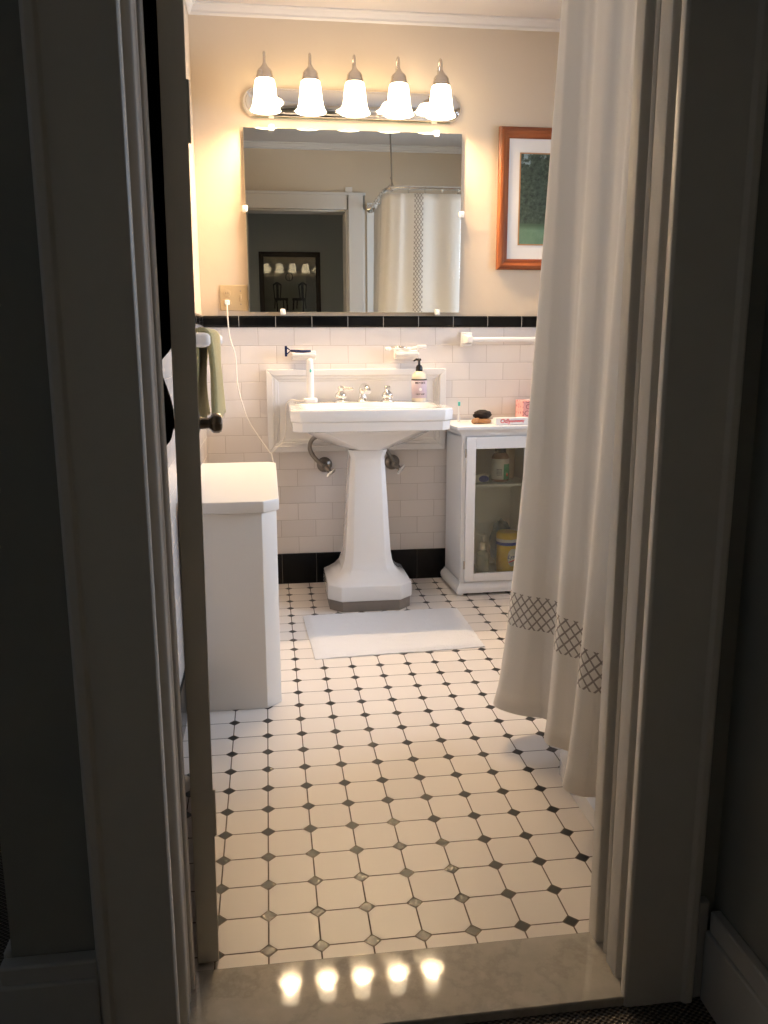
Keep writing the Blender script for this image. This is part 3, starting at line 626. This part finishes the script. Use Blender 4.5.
def cw(x, y, z): return tuple(Rc @ Vector((x, y, z)))
# contents: upper shelf
ZS = .4785
p = cw(-.078, -.065, ZS)
bxs = thing('small_box', 'small white box with a blue oval on the cabinet shelf', 'box', p)
box_obj('carton', (p[0]-.028, p[0]+.052, p[1]-.012, p[1]+.03, ZS+.001, ZS+.034), M['labelwhite'], bxs, bevel=.001)
bm = new(); lathe(bm, [(.018,0),(.018,.0015),(.001,.0016)], (0,0,0), 24, 'y')
for v in bm.verts: v.co = Vector((v.co.x*1.25+p[0]+.030, v.co.y+p[1]-.012, v.co.z*.8+ZS+.017))
obj('logo_oval', bm, M['blue'], bxs)
p = cw(.034, -.045, ZS)
gb = thing('vitamin_bottle', 'clear jar with dark lid and white and green label on the cabinet shelf', 'bottle', p)
bm = new(); lathe(bm, [(.034,ZS+.001),(.037,ZS+.006),(.037,ZS+.105),(.030,ZS+.120),(.022,ZS+.126)], (p[0],p[1],0), 28); obj('jar', bm, M['jar'], gb, smooth='auto')
bm = new(); lathe(bm, [(.0375,ZS+.012),(.0375,ZS+.100)], (p[0],p[1],0), 28, cap=False); lb = obj('label', bm, M['labelwhite'], gb, smooth=True, solid=.0004)
bm = new(); R_ = .0382
rings = [[(p[0]+R_*math.sin(a), p[1]-R_*math.cos(a), z) for a in [math.radians(t) for t in range(8, 76, 4)]] for z in (ZS+.012, ZS+.078)]
R0 = [bm.verts.new(q) for q in rings[0]]; R1 = [bm.verts.new(q) for q in rings[1]]
for i in range(len(R0)-1): bm.faces.new((R0[i], R0[i+1], R1[i+1], R1[i]))
obj('green_panel', bm, M['green'], lb, smooth=True, solid=.0004)
bm = new(); sph(bm, (p[0]+R_*math.sin(.55), p[1]-R_*math.cos(.55), ZS+.032), .007, sy=.3); obj('fruit_emblem', bm, M['orange'], lb)
bm = new()
for k in range(5): 
    for s in range(5): bx(bm, p[0]-.024+s*.0045, p[0]-.021+s*.0045, p[1]-.0387+.0018*abs(4-s)*.6, p[1]-.030, ZS+.030+k*.006, ZS+.033+k*.006)
obj('label_print', bm, M['ink'], lb)
bm = new(); lathe(bm, [(.024,ZS+.126),(.025,ZS+.128),(.025,ZS+.146),(.023,ZS+.148)], (p[0],p[1],0), 24); obj('lid', bm, M['black'], gb, smooth='auto')
p = cw(.092, .040, ZS)
bm = new(); lathe(bm, [(.032,.001),(.034,.004),(.036,.126),(.037,.130),(.034,.131)], (0,0,0), 28)
o = obj('paper_cup', bm, M['beige'], smooth='auto'); o.location = p; tag(o, 'beige cylindrical container behind the jar on the cabinet shelf', 'container')
# contents: bottom
ZB = .0655
p = cw(-.034, -.040, ZB)
pb = thing('pump_bottle', 'clear pump bottle with white pump at the bottom of the cabinet', 'bottle', p)
bm = new(); lathe(bm, [(.026,ZB+.001),(.028,ZB+.006),(.028,ZB+.085),(.020,ZB+.102),(.012,ZB+.108)], (p[0],p[1],0), 24); obj('bottle_body', bm, M['clearbottle'], pb, smooth='auto')
bm = new(); lathe(bm, [(.015,ZB+.108),(.016,ZB+.112),(.014,ZB+.140),(.006,ZB+.143),(.005,ZB+.168),(.009,ZB+.170),(.009,ZB+.176)], (p[0],p[1],0), 18); tube(bm, [(p[0],p[1],ZB+.173),(p[0]-.018,p[1]-.006,ZB+.178),(p[0]-.030,p[1]-.01,ZB+.186)], [.005,.0045,.003], 8); obj('pump', bm, M['whiteplastic'], pb, smooth='auto')
p = cw(.074, -.048, ZB)
wt = thing('wipes_tub', 'yellow canister of cleaning wipes at the bottom of the cabinet', 'canister', p)
bm = new(); lathe(bm, [(.044,ZB+.001),(.046,ZB+.006),(.046,ZB+.138)], (p[0],p[1],0), 32); cn = obj('canister', bm, M['yellow'], wt, smooth='auto')
bm = new(); lathe(bm, [(.0475,ZB+.132),(.0480,ZB+.134),(.0480,ZB+.144),(.0475,ZB+.146)], (p[0],p[1],0), 32); obj('rim_band', bm, M['blue'], wt, smooth='auto')
bm = new(); lathe(bm, [(.0480,ZB+.146),(.0484,ZB+.148),(.0484,ZB+.160)], (p[0],p[1],0), 32); obj('collar', bm, M['labelwhite'], wt, smooth='auto')
bm = new(); lathe(bm, [(.0488,ZB+.160),(.0490,ZB+.163),(.0480,ZB+.180),(.042,ZB+.188),(.010,ZB+.190)], (p[0],p[1],0), 32); obj('lid', bm, M['yellow'], wt, smooth='auto')
bm = new(); R_ = .0466; G = []
for j in range(9):
    zz = ZB+.040+.078*j/8; hwid = math.radians(30)*math.sqrt(max(.05, 1-((j-4)/4.3)**2)); row = []
    for i in range(9): a = math.radians(18)+hwid*(i-4)/4; row.append(bm.verts.new((p[0]+R_*math.sin(a), p[1]-R_*math.cos(a), zz)))
    G.append(row)
for j in range(8):
    for i in range(8): bm.faces.new((G[j][i], G[j][i+1], G[j+1][i+1], G[j+1][i]))
lg = obj('logo_patch', bm, M['labelwhite'], wt, smooth=True, solid=.0005)
text('logo_text', 'Lysol', .026, (p[0], p[1]-.0471, ZB+.083), math.radians(18), M['blue'], lg, wrap=.0471, shear=.3) if False else None
tx = text('logo_text', 'Lysol', .025, (0, -.0471, 0), 0, M['blue'], None, wrap=.0471, shear=.3)
for v in tx.data.vertices: v.co = Matrix.Rotation(math.radians(18), 4, 'Z') @ v.co + Vector((0, 0, ZB+.083)) 
for v in tx.data.vertices: v.co += Vector((p[0], p[1], 0)) - Vector(ORG[wt.name])
tx.parent = lg
bm = new(); A_ = [math.radians(18+t) for t in range(-24, 28, 4)]
R0 = [bm.verts.new((p[0]+.0472*math.sin(a), p[1]-.0472*math.cos(a), ZB+.056+.012*(k/12))) for k, a in enumerate(A_)]; R1 = [bm.verts.new((p[0]+.0472*math.sin(a), p[1]-.0472*math.cos(a), ZB+.062+.012*(k/12))) for k, a in enumerate(A_)]
for i in range(len(R0)-1): bm.faces.new((R0[i], R0[i+1], R1[i+1], R1[i]))
obj('logo_stripe', bm, M['red'], lg, smooth=True, solid=.0004)
p = cw(.082, .062, ZB)
bm = new(); bmesh.ops.create_icosphere(bm, subdivisions=4, radius=1)
for v in bm.verts:
    q = v.co.copy(); d = 1+.10*math.sin(q.x*9+q.z*5)*math.cos(q.y*8+q.z*3); v.co = Vector((q.x*.052*d, q.y*.038*d, q.z*.105*d))
zmin = min(v.co.z for v in bm.verts)
for v in bm.verts: v.co.z -= zmin-.001
o = obj('plastic_bag', bm, M['bluebag'], smooth=True); o.location = p; tag(o, 'crumpled dusty blue bag behind the yellow canister in the cabinet', 'bag')
# on top of the cabinet
ZK = .7305
p = cw(-.128, .055, ZK)
ts = thing('toothbrush', 'white toothbrush head with green bristles upright on the cabinet top', 'toothbrush', p)
bm = new(); lathe(bm, [(.008,.0),(.008,.003),(.0045,.006),(.0038,.03),(.0028,.062),(.0035,.068),(.0045,.082),(.003,.088)], p, 12); obj('stem', bm, M['whiteplastic'], ts, smooth='auto')
bm = new(); bx(bm, p[0]-.005, p[0]+.005, p[1]-.013, p[1]-.003, p[2]+.068, p[2]+.086); obj('bristles', bm, M['teal'], ts, bevel=.0015)
p = cw(-.050, -.025, ZK)
hb = thing('hair_brush', 'wooden brush with dark bristles upturned on the cabinet top', 'brush', p)
bm = new(); loft(bm, [[(p[0]+x+a[0]*s, p[1]+a[1]*s*.9 - (.02 if k < 3 else 0), p[2]+z) for a in [(math.cos(t)*1, math.sin(t)*1) for t in [2*PI*i/16 for i in range(16)]]] for k, (x, s, z) in enumerate(((.0,.030,.001),(.0,.034,.006),(.0,.033,.014),(.0,.027,.018)))])
for v in bm.verts: v.co.x = p[0] + (v.co.x-p[0])*1.15
tube(bm, crom([(p[0]-.020,p[1]-.022,p[2]+.012),(p[0]-.036,p[1]-.040,p[2]+.012),(p[0]-.050,p[1]-.052,p[2]+.011)], 4), [.012]*5+[.012,.0115,.010,.007], 12); obj('handle', bm, M['brushwood'], hb, smooth='auto')
bm = new(); bmesh.ops.create_icosphere(bm, subdivisions=3, radius=1)
for v in bm.verts: r = 1+random.uniform(-.08,.08); v.co = Vector((p[0]+.006+v.co.x*.040*r, p[1]+.004+v.co.y*.026*r, p[2]+.034+max(-.7, v.co.z)*.021*r))
obj('bristles', bm, M['bristle'], hb)
p = cw(.050, -.118, ZK)
tp = thing('toothpaste_box', 'white toothpaste carton with red lettering lying on the cabinet top', 'box', p, math.radians(6), local=True)
bm = new(); bx(bm, -.072, .072, -.018, .018, .001, .029); obj('carton', bm, M['labelwhite'], tp, bevel=.001)
text('brand_lettering', 'Odly', .024, (-.030, -.0185, .016), 0, M['red'], tp, font_scale_x=1.0, shear=.2)
text('small_lettering', 'anmexny', .017, (.025, -.0185, .016), 0, M['red'], tp, font_scale_x=.95)
p = cw(.192, .045, ZK)
tbx = thing('tissue_box', 'pink patterned tissue box at the back of the cabinet top', 'box', p)
box_obj('carton', (p[0]-.048, p[0]+.066, p[1]-.058, p[1]+.056, ZK+.001, ZK+.088), M['pink'], tbx, bevel=.002)
bm = new(); loft(bm, [rrect(p[0]+.009, p[1], .03, .018, .016, ZK+.0885), rrect(p[0]+.009, p[1], .03, .018, .016, ZK+.0895)]); obj('opening', bm, M['labelwhite'], tbx)
# ------------------------------------------------------------------ towel rail on the left wall, towel over it
tl = thing('towel_rail', 'white towel rail on the left wall above the storage box', 'towel bar', (XL, -1.05, 1.08))
for y, h in ((-1.28, .017), (-.62, .017)):
    bm = new(); loft(bm, [[(XL+a, y+s*c[0], 1.081+s*c[1]*1.0) for c in [(math.cos(t)*.014, math.sin(t)*.020) for t in [2*PI*i/16 for i in range(16)]]] for a, s in ((.0005,1.5),(.006,1.5),(.012,1.1),(.05,1.),(.096,1.0),(.107,.85),(.112,.5))]); obj('bracket', bm, M['porcelain'], tl, smooth='auto')
bm = new(); tube(bm, [(XL+.083,-1.275,1.080),(XL+.083,-.625,1.080)], .010, 14); obj('bar', bm, M['whiteplastic'], tl, smooth='auto')
def drape(bm, xc, zc, r, y0, y1, lf, lb, amp=.003):
    prof = []
    N1 = 14
    for i in range(N1+1): t = i/N1; prof.append((xc - r - .012*math.sin(t*PI)*(0) - .004*math.sin(t*5), zc - lf*(1-t)))
    for i in range(1, 8): a = PI*(1-i/8); prof.append((xc + r*math.cos(a), zc + r*math.sin(a)))
    for i in range(N1+1): t = i/N1; prof.append((xc + r + .010*t**.8, zc - lb*t))
    ny = 12; G = []
    for k, (x, z) in enumerate(prof):
        row = []
        for j in range(ny+1): y = y0+(y1-y0)*j/ny; row.append(bm.verts.new((x+amp*math.sin(j*1.4+z*20), y, z)))
        G.append(row)
    for a in range(len(G)-1):
        for j in range(ny): bm.faces.new((G[a][j], G[a][j+1], G[a+1][j+1], G[a+1][j]))
bm = new(); drape(bm, XL+.083, 1.088, .021, -1.22, -.80, .250, .245)
tag(obj('hand_towel', bm, M['towel'], smooth=True, solid=.015), 'sage green towel folded over the rail on the left wall', 'towel')
# ------------------------------------------------------------------ black robe behind the door
bm = new(); rings = []
secs = [(.868,-.064,-.045),(.872,-.066,-.020),(.885,-.067,-.004),(.91,-.067,.003),(.94,-.067,.003),(.965,-.067,-.002),(.99,-.067,-.010),(1.012,-.066,-.018),(1.030,-.066,-.021),(1.042,-.066,-.016),(1.058,-.066,.000),(1.075,-.066,.011),(1.2,-.066,.0135),(1.45,-.066,.016),(1.65,-.062,.018),(1.82,-.055,.019),(1.92,-.045,.012)]
for z, xa, xb in secs:
    cxx = (xa+xb)/2; h = (xb-xa)/2; wy = .15
    rings.append([(cxx+h*math.copysign(abs(math.cos(t))**.4, math.cos(t)), -2.05+wy*math.sin(t)*(1+.08*math.sin(5*t+z*3)), z) for t in [2*PI*i/28 for i in range(28)]])
loft(bm, rings)
tag(obj('bathrobe', bm, M['robe'], smooth=True), 'black garment hanging between the open door and the left wall', 'robe')
# ------------------------------------------------------------------ bathtub
tubt = thing('bathtub', 'white bathtub standing behind the shower curtain', 'bathtub', (1.62, -2.0, 0))
tcx = (.948+2.36)/2; thx = (2.36-.948)/2; tcy = -2.005; thy = .335
bm = new()
loft(bm, [rrect(tcx-.028,tcy,thx+.034,thy-.02,.17,.0), rrect(tcx-.028,tcy,thx+.034,thy-.02,.17,.045), rrect(tcx-.012,tcy,thx+.010,thy-.03,.16,.085), rrect(tcx,tcy,thx-.006,thy-.02,.16,.50), rrect(tcx,tcy,thx+.012,thy-.0,.17,.525), rrect(tcx,tcy,thx+.014,thy,.17,.545), rrect(tcx,tcy,thx+.0,thy-.012,.16,.555), rrect(tcx,tcy,thx-.05,thy-.055,.15,.55), rrect(tcx,tcy,thx-.07,thy-.075,.14,.50), rrect(tcx,tcy,thx-.12,thy-.11,.12,.18), rrect(tcx,tcy,thx-.18,thy-.17,.10,.13)], True, True)
obj('shell', bm, M['porcelain'], tubt, smooth='auto')
bm = new(); lathe(bm, [(.03,0),(.03,.003),(.01,.004)], (1.2, tcy, .1315), 20); obj('drain', bm, M['chrome'], tubt)
# ------------------------------------------------------------------ curtain rod
RX, RY, RZ = .925, -1.54, 1.962
rd = thing('shower_rod', 'chrome shower rail hung from the ceiling round the tub', 'shower rod', (RX, RY, RZ))
pts = [(XR-.001,RY,RZ),(1.9,RY,RZ),(1.5,RY,RZ),(1.12,RY,RZ),(1.0,RY-.006,RZ),(.952,RY-.03,RZ),(RX,RY-.085,RZ),(RX,RY-.2,RZ),(RX,RY-.5,RZ),(RX,YF+.009,RZ)]
bm = new(); tube(bm, crom(pts, 5), .011, 12); obj('rail', bm, M['chrome'], rd, smooth='auto')
bm = new(); tube(bm, [(.955,RY-.03,RZ+.005),(.940,RY-.02,ZC-.001)], .0045, 8); tube(bm, [(.965,RY-.02,RZ),(.945,RY-.02,RZ+.06)], .003, 8); lathe(bm, [(.03,ZC-.008),(.03,ZC-.001)], (.940,RY-.02,0), 18); obj('ceiling_support', bm, M['pipe'], rd, smooth='auto')
bm = new(); sph(bm, (.948,RY-.038,RZ), .020); obj('corner_fitting', bm, M['brushed'], rd, smooth=True)
bm = new(); lathe(bm, [(.03,0),(.03,.006),(.016,.010)], (RX, YF+.0085, RZ), 18, 'y'); 
for v in bm.verts: v.co.y = 2*(YF+.0085) - v.co.y
obj('wall_flange', bm, M['chrome'], rd, smooth='auto')
# ------------------------------------------------------------------ curtain
BOT = [(1.38,-1.54),(1.32,-1.515),(1.22,-1.545),(1.10,-1.515),(1.00,-1.54),(.91,-1.525),(.835,-1.535),(.788,-1.572),(.779,-1.622),(.825,-1.676),(.880,-1.702),(.893,-1.735),(.872,-1.775),(.850,-1.812),(.848,-1.848),(.872,-1.872),(.893,-1.905),(.870,-1.965),(.832,-2.010),(.816,-2.055),(.842,-2.090),(.880,-2.100),(.905,-2.13),(.895,-2.19)]
TOP = [(1.38,-1.55),(1.32,-1.54),(1.22,-1.555),(1.12,-1.54),(1.05,-1.55),(1.00,-1.545),(.948,-1.550),(.922,-1.568),(.902,-1.605),(.899,-1.640),(.910,-1.672),(.925,-1.705),(.930,-1.735),(.930,-1.770),(.927,-1.810),(.932,-1.845),(.940,-1.880),(.940,-1.930),(.932,-1.970),(.926,-2.010),(.932,-2.050),(.942,-2.080),(.940,-2.12),(.925,-2.18)]
K = 9
Bp = crom([(x, y, 0) for x, y in BOT], K); Tp = crom([(x, y, 0) for x, y in TOP], K)
bm = new(); uvl = bm.loops.layers.uv.new('UVMap'); NZ = 40; ZH = .100; ZTp = 1.932
S = [0]
for a, b in zip(Bp, Bp[1:]): S.append(S[-1]+(b-a).length)
G = []; UV = {}
for i in range(len(Bp)):
    row = []
    for j in range(NZ+1):
        h = j/NZ; w = h**.66; q = Bp[i].lerp(Tp[i], w); z = ZH+(ZTp-ZH)*h
        ripple = .0016*math.sin(i*.4+2*h)*h
        vv = bm.verts.new((q.x+ripple, q.y+.0012*math.sin(i*.6)*h, z)); UV[vv] = (S[i], z); row.append(vv)
    G.append(row)
for i in range(len(G)-1):
    for j in range(NZ):
        f = bm.faces.new((G[i][j], G[i+1][j], G[i+1][j+1], G[i][j+1]))
        for l in f.loops: l[uvl].uv = UV[l.vert]
tag(obj('shower_curtain', bm, M['curtain'], smooth=True, solid=.0016), 'long off-white shower curtain with grey embroidered diamond bands', 'curtain')
bm = new(); bmesh.ops.create_cone(bm, cap_ends=False, segments=4, radius1=.001, radius2=.001, depth=.001); bm.clear()
tube(bm, [(0,.020*math.cos(t),.020*math.sin(t)-.010) for t in [2*PI*i/20 for i in range(21)]], .0013, 6, cap=False)
rg0 = obj('curtain_ring', bm, M['brushed'], smooth=True)
ringp = [(x, RY, PI*0) for x in (1.05, 1.15, 1.25, 1.35)] + [(RX, y, PI/2) for y in (-1.66, -1.77, -1.88, -1.99, -2.10)]
for k, (x, y, r) in enumerate(ringp):
    o = rg0 if k == 0 else rg0.copy()
    if k: C.objects.link(o)
    o.location = (x, y, RZ); o.rotation_euler = (0, 0, r)
    nth = ('first', 'second', 'third', 'fourth', 'fifth')
    if k < 4: lab = nth[k] + ' curtain ring from the rail corner on the run seen in the mirror'
    else: lab = nth[k-4] + ' curtain ring from the rail corner on the run towards the doorway'
    tag(o, lab, 'curtain ring', 'curtain rings on the shower rail')
# ------------------------------------------------------------------ hallway picture (seen in the mirror)
hp = thing('framed_print', 'dark framed print of two chairs on the hallway wall, reflected in the mirror', 'picture', (.41, -4.05, 1.15))
q0, q1, r0, r1 = .145, .680, 1.08, 1.835; yb = -4.058
bm = new(); frame(bm, q0, q1, r0, r1, .042, yb, yb+.022); frame(bm, q0+.006, q1-.006, r0+.006, r1-.006, .02, yb+.02, yb+.028); obj('frame', bm, M['darkwood'], hp, bevel=.003)
box_obj('mat_board', (q0+.04, q1-.04, yb+.001, yb+.005, r0+.04, r1-.04), mat('grey_print_paper', (.30,.30,.27), .8), hp)
box_obj('print_sheet', (q0+.13, q1-.13, yb+.0052, yb+.007, r0+.10, r1-.16), mat('print_sheet', (.42,.41,.35), .8), hp)
pm = new()
def seat(bm, x, z, s):
    y0, y1 = yb+.0072, yb+.0088
    def bar(a, b, w):
        A, B = Vector((a[0], 0, a[1])), Vector((b[0], 0, b[1])); d = (B-A).normalized(); n = Vector((-d.z, 0, d.x))*w
        loft(bm, [[(x+s*p.x, y0, z+p.z*1.25) for p in (A-n, B-n, B+n, A+n)], [(x+s*p.x, y1, z+p.z*1.25) for p in (A-n, B-n, B+n, A+n)]])
    for a, b, w in (((-.04,0),(-.035,.075),.006), ((.03,-.01),(.035,.07),.005), ((-.015,.01),(-.01,.07),.004), ((.05,.01),(.045,.07),.004), ((-.045,.075),(.05,.075),.009), ((.01,.08),(.002,.17),.004), ((.048,.08),(.055,.17),.004), ((.0,.17),(.03,.19),.006), ((.03,.19),(.058,.17),.006), ((.028,.08),(.028,.185),.009)): bar(a, b, w)
seat(pm, .335, 1.34, -1.25); seat(pm, .485, 1.34, 1.25)
tube(pm, [(.405+.03*math.cos(t), yb+.008, 1.625+.035*math.sin(t)) for t in [2*PI*i/16 for i in range(17)]], .004, 6, cap=False); tube(pm, [(.405,yb+.008,1.59),(.405,yb+.008,1.66)], .003, 6)
obj('chair_drawings', pm, M['ink'], hp)
box_obj('glass_pane', (q0+.038, q1-.038, yb+.0095, yb+.0115, r0+.038, r1-.038), M['pictureglass'], hp)
# far left: edge of a teal cushion-like bin in the room beyond
tag(box_obj('storage_bin', (-.62, -.335, -1.5, -1.1, -.012, .22), mat('teal_fabric', (.03,.18,.20), .8), bevel=.01), 'teal box barely visible at the far left edge beyond the wall', 'box')
struct(box_obj('floor_side_room', (-1.6, -.216, -2.52, 0.1, -.06, -.012), M['carpet']))
struct(box_obj('wall_side_room', (-1.6, -.216, .02, .12, -.06, 2.5), M['hallpaint']))
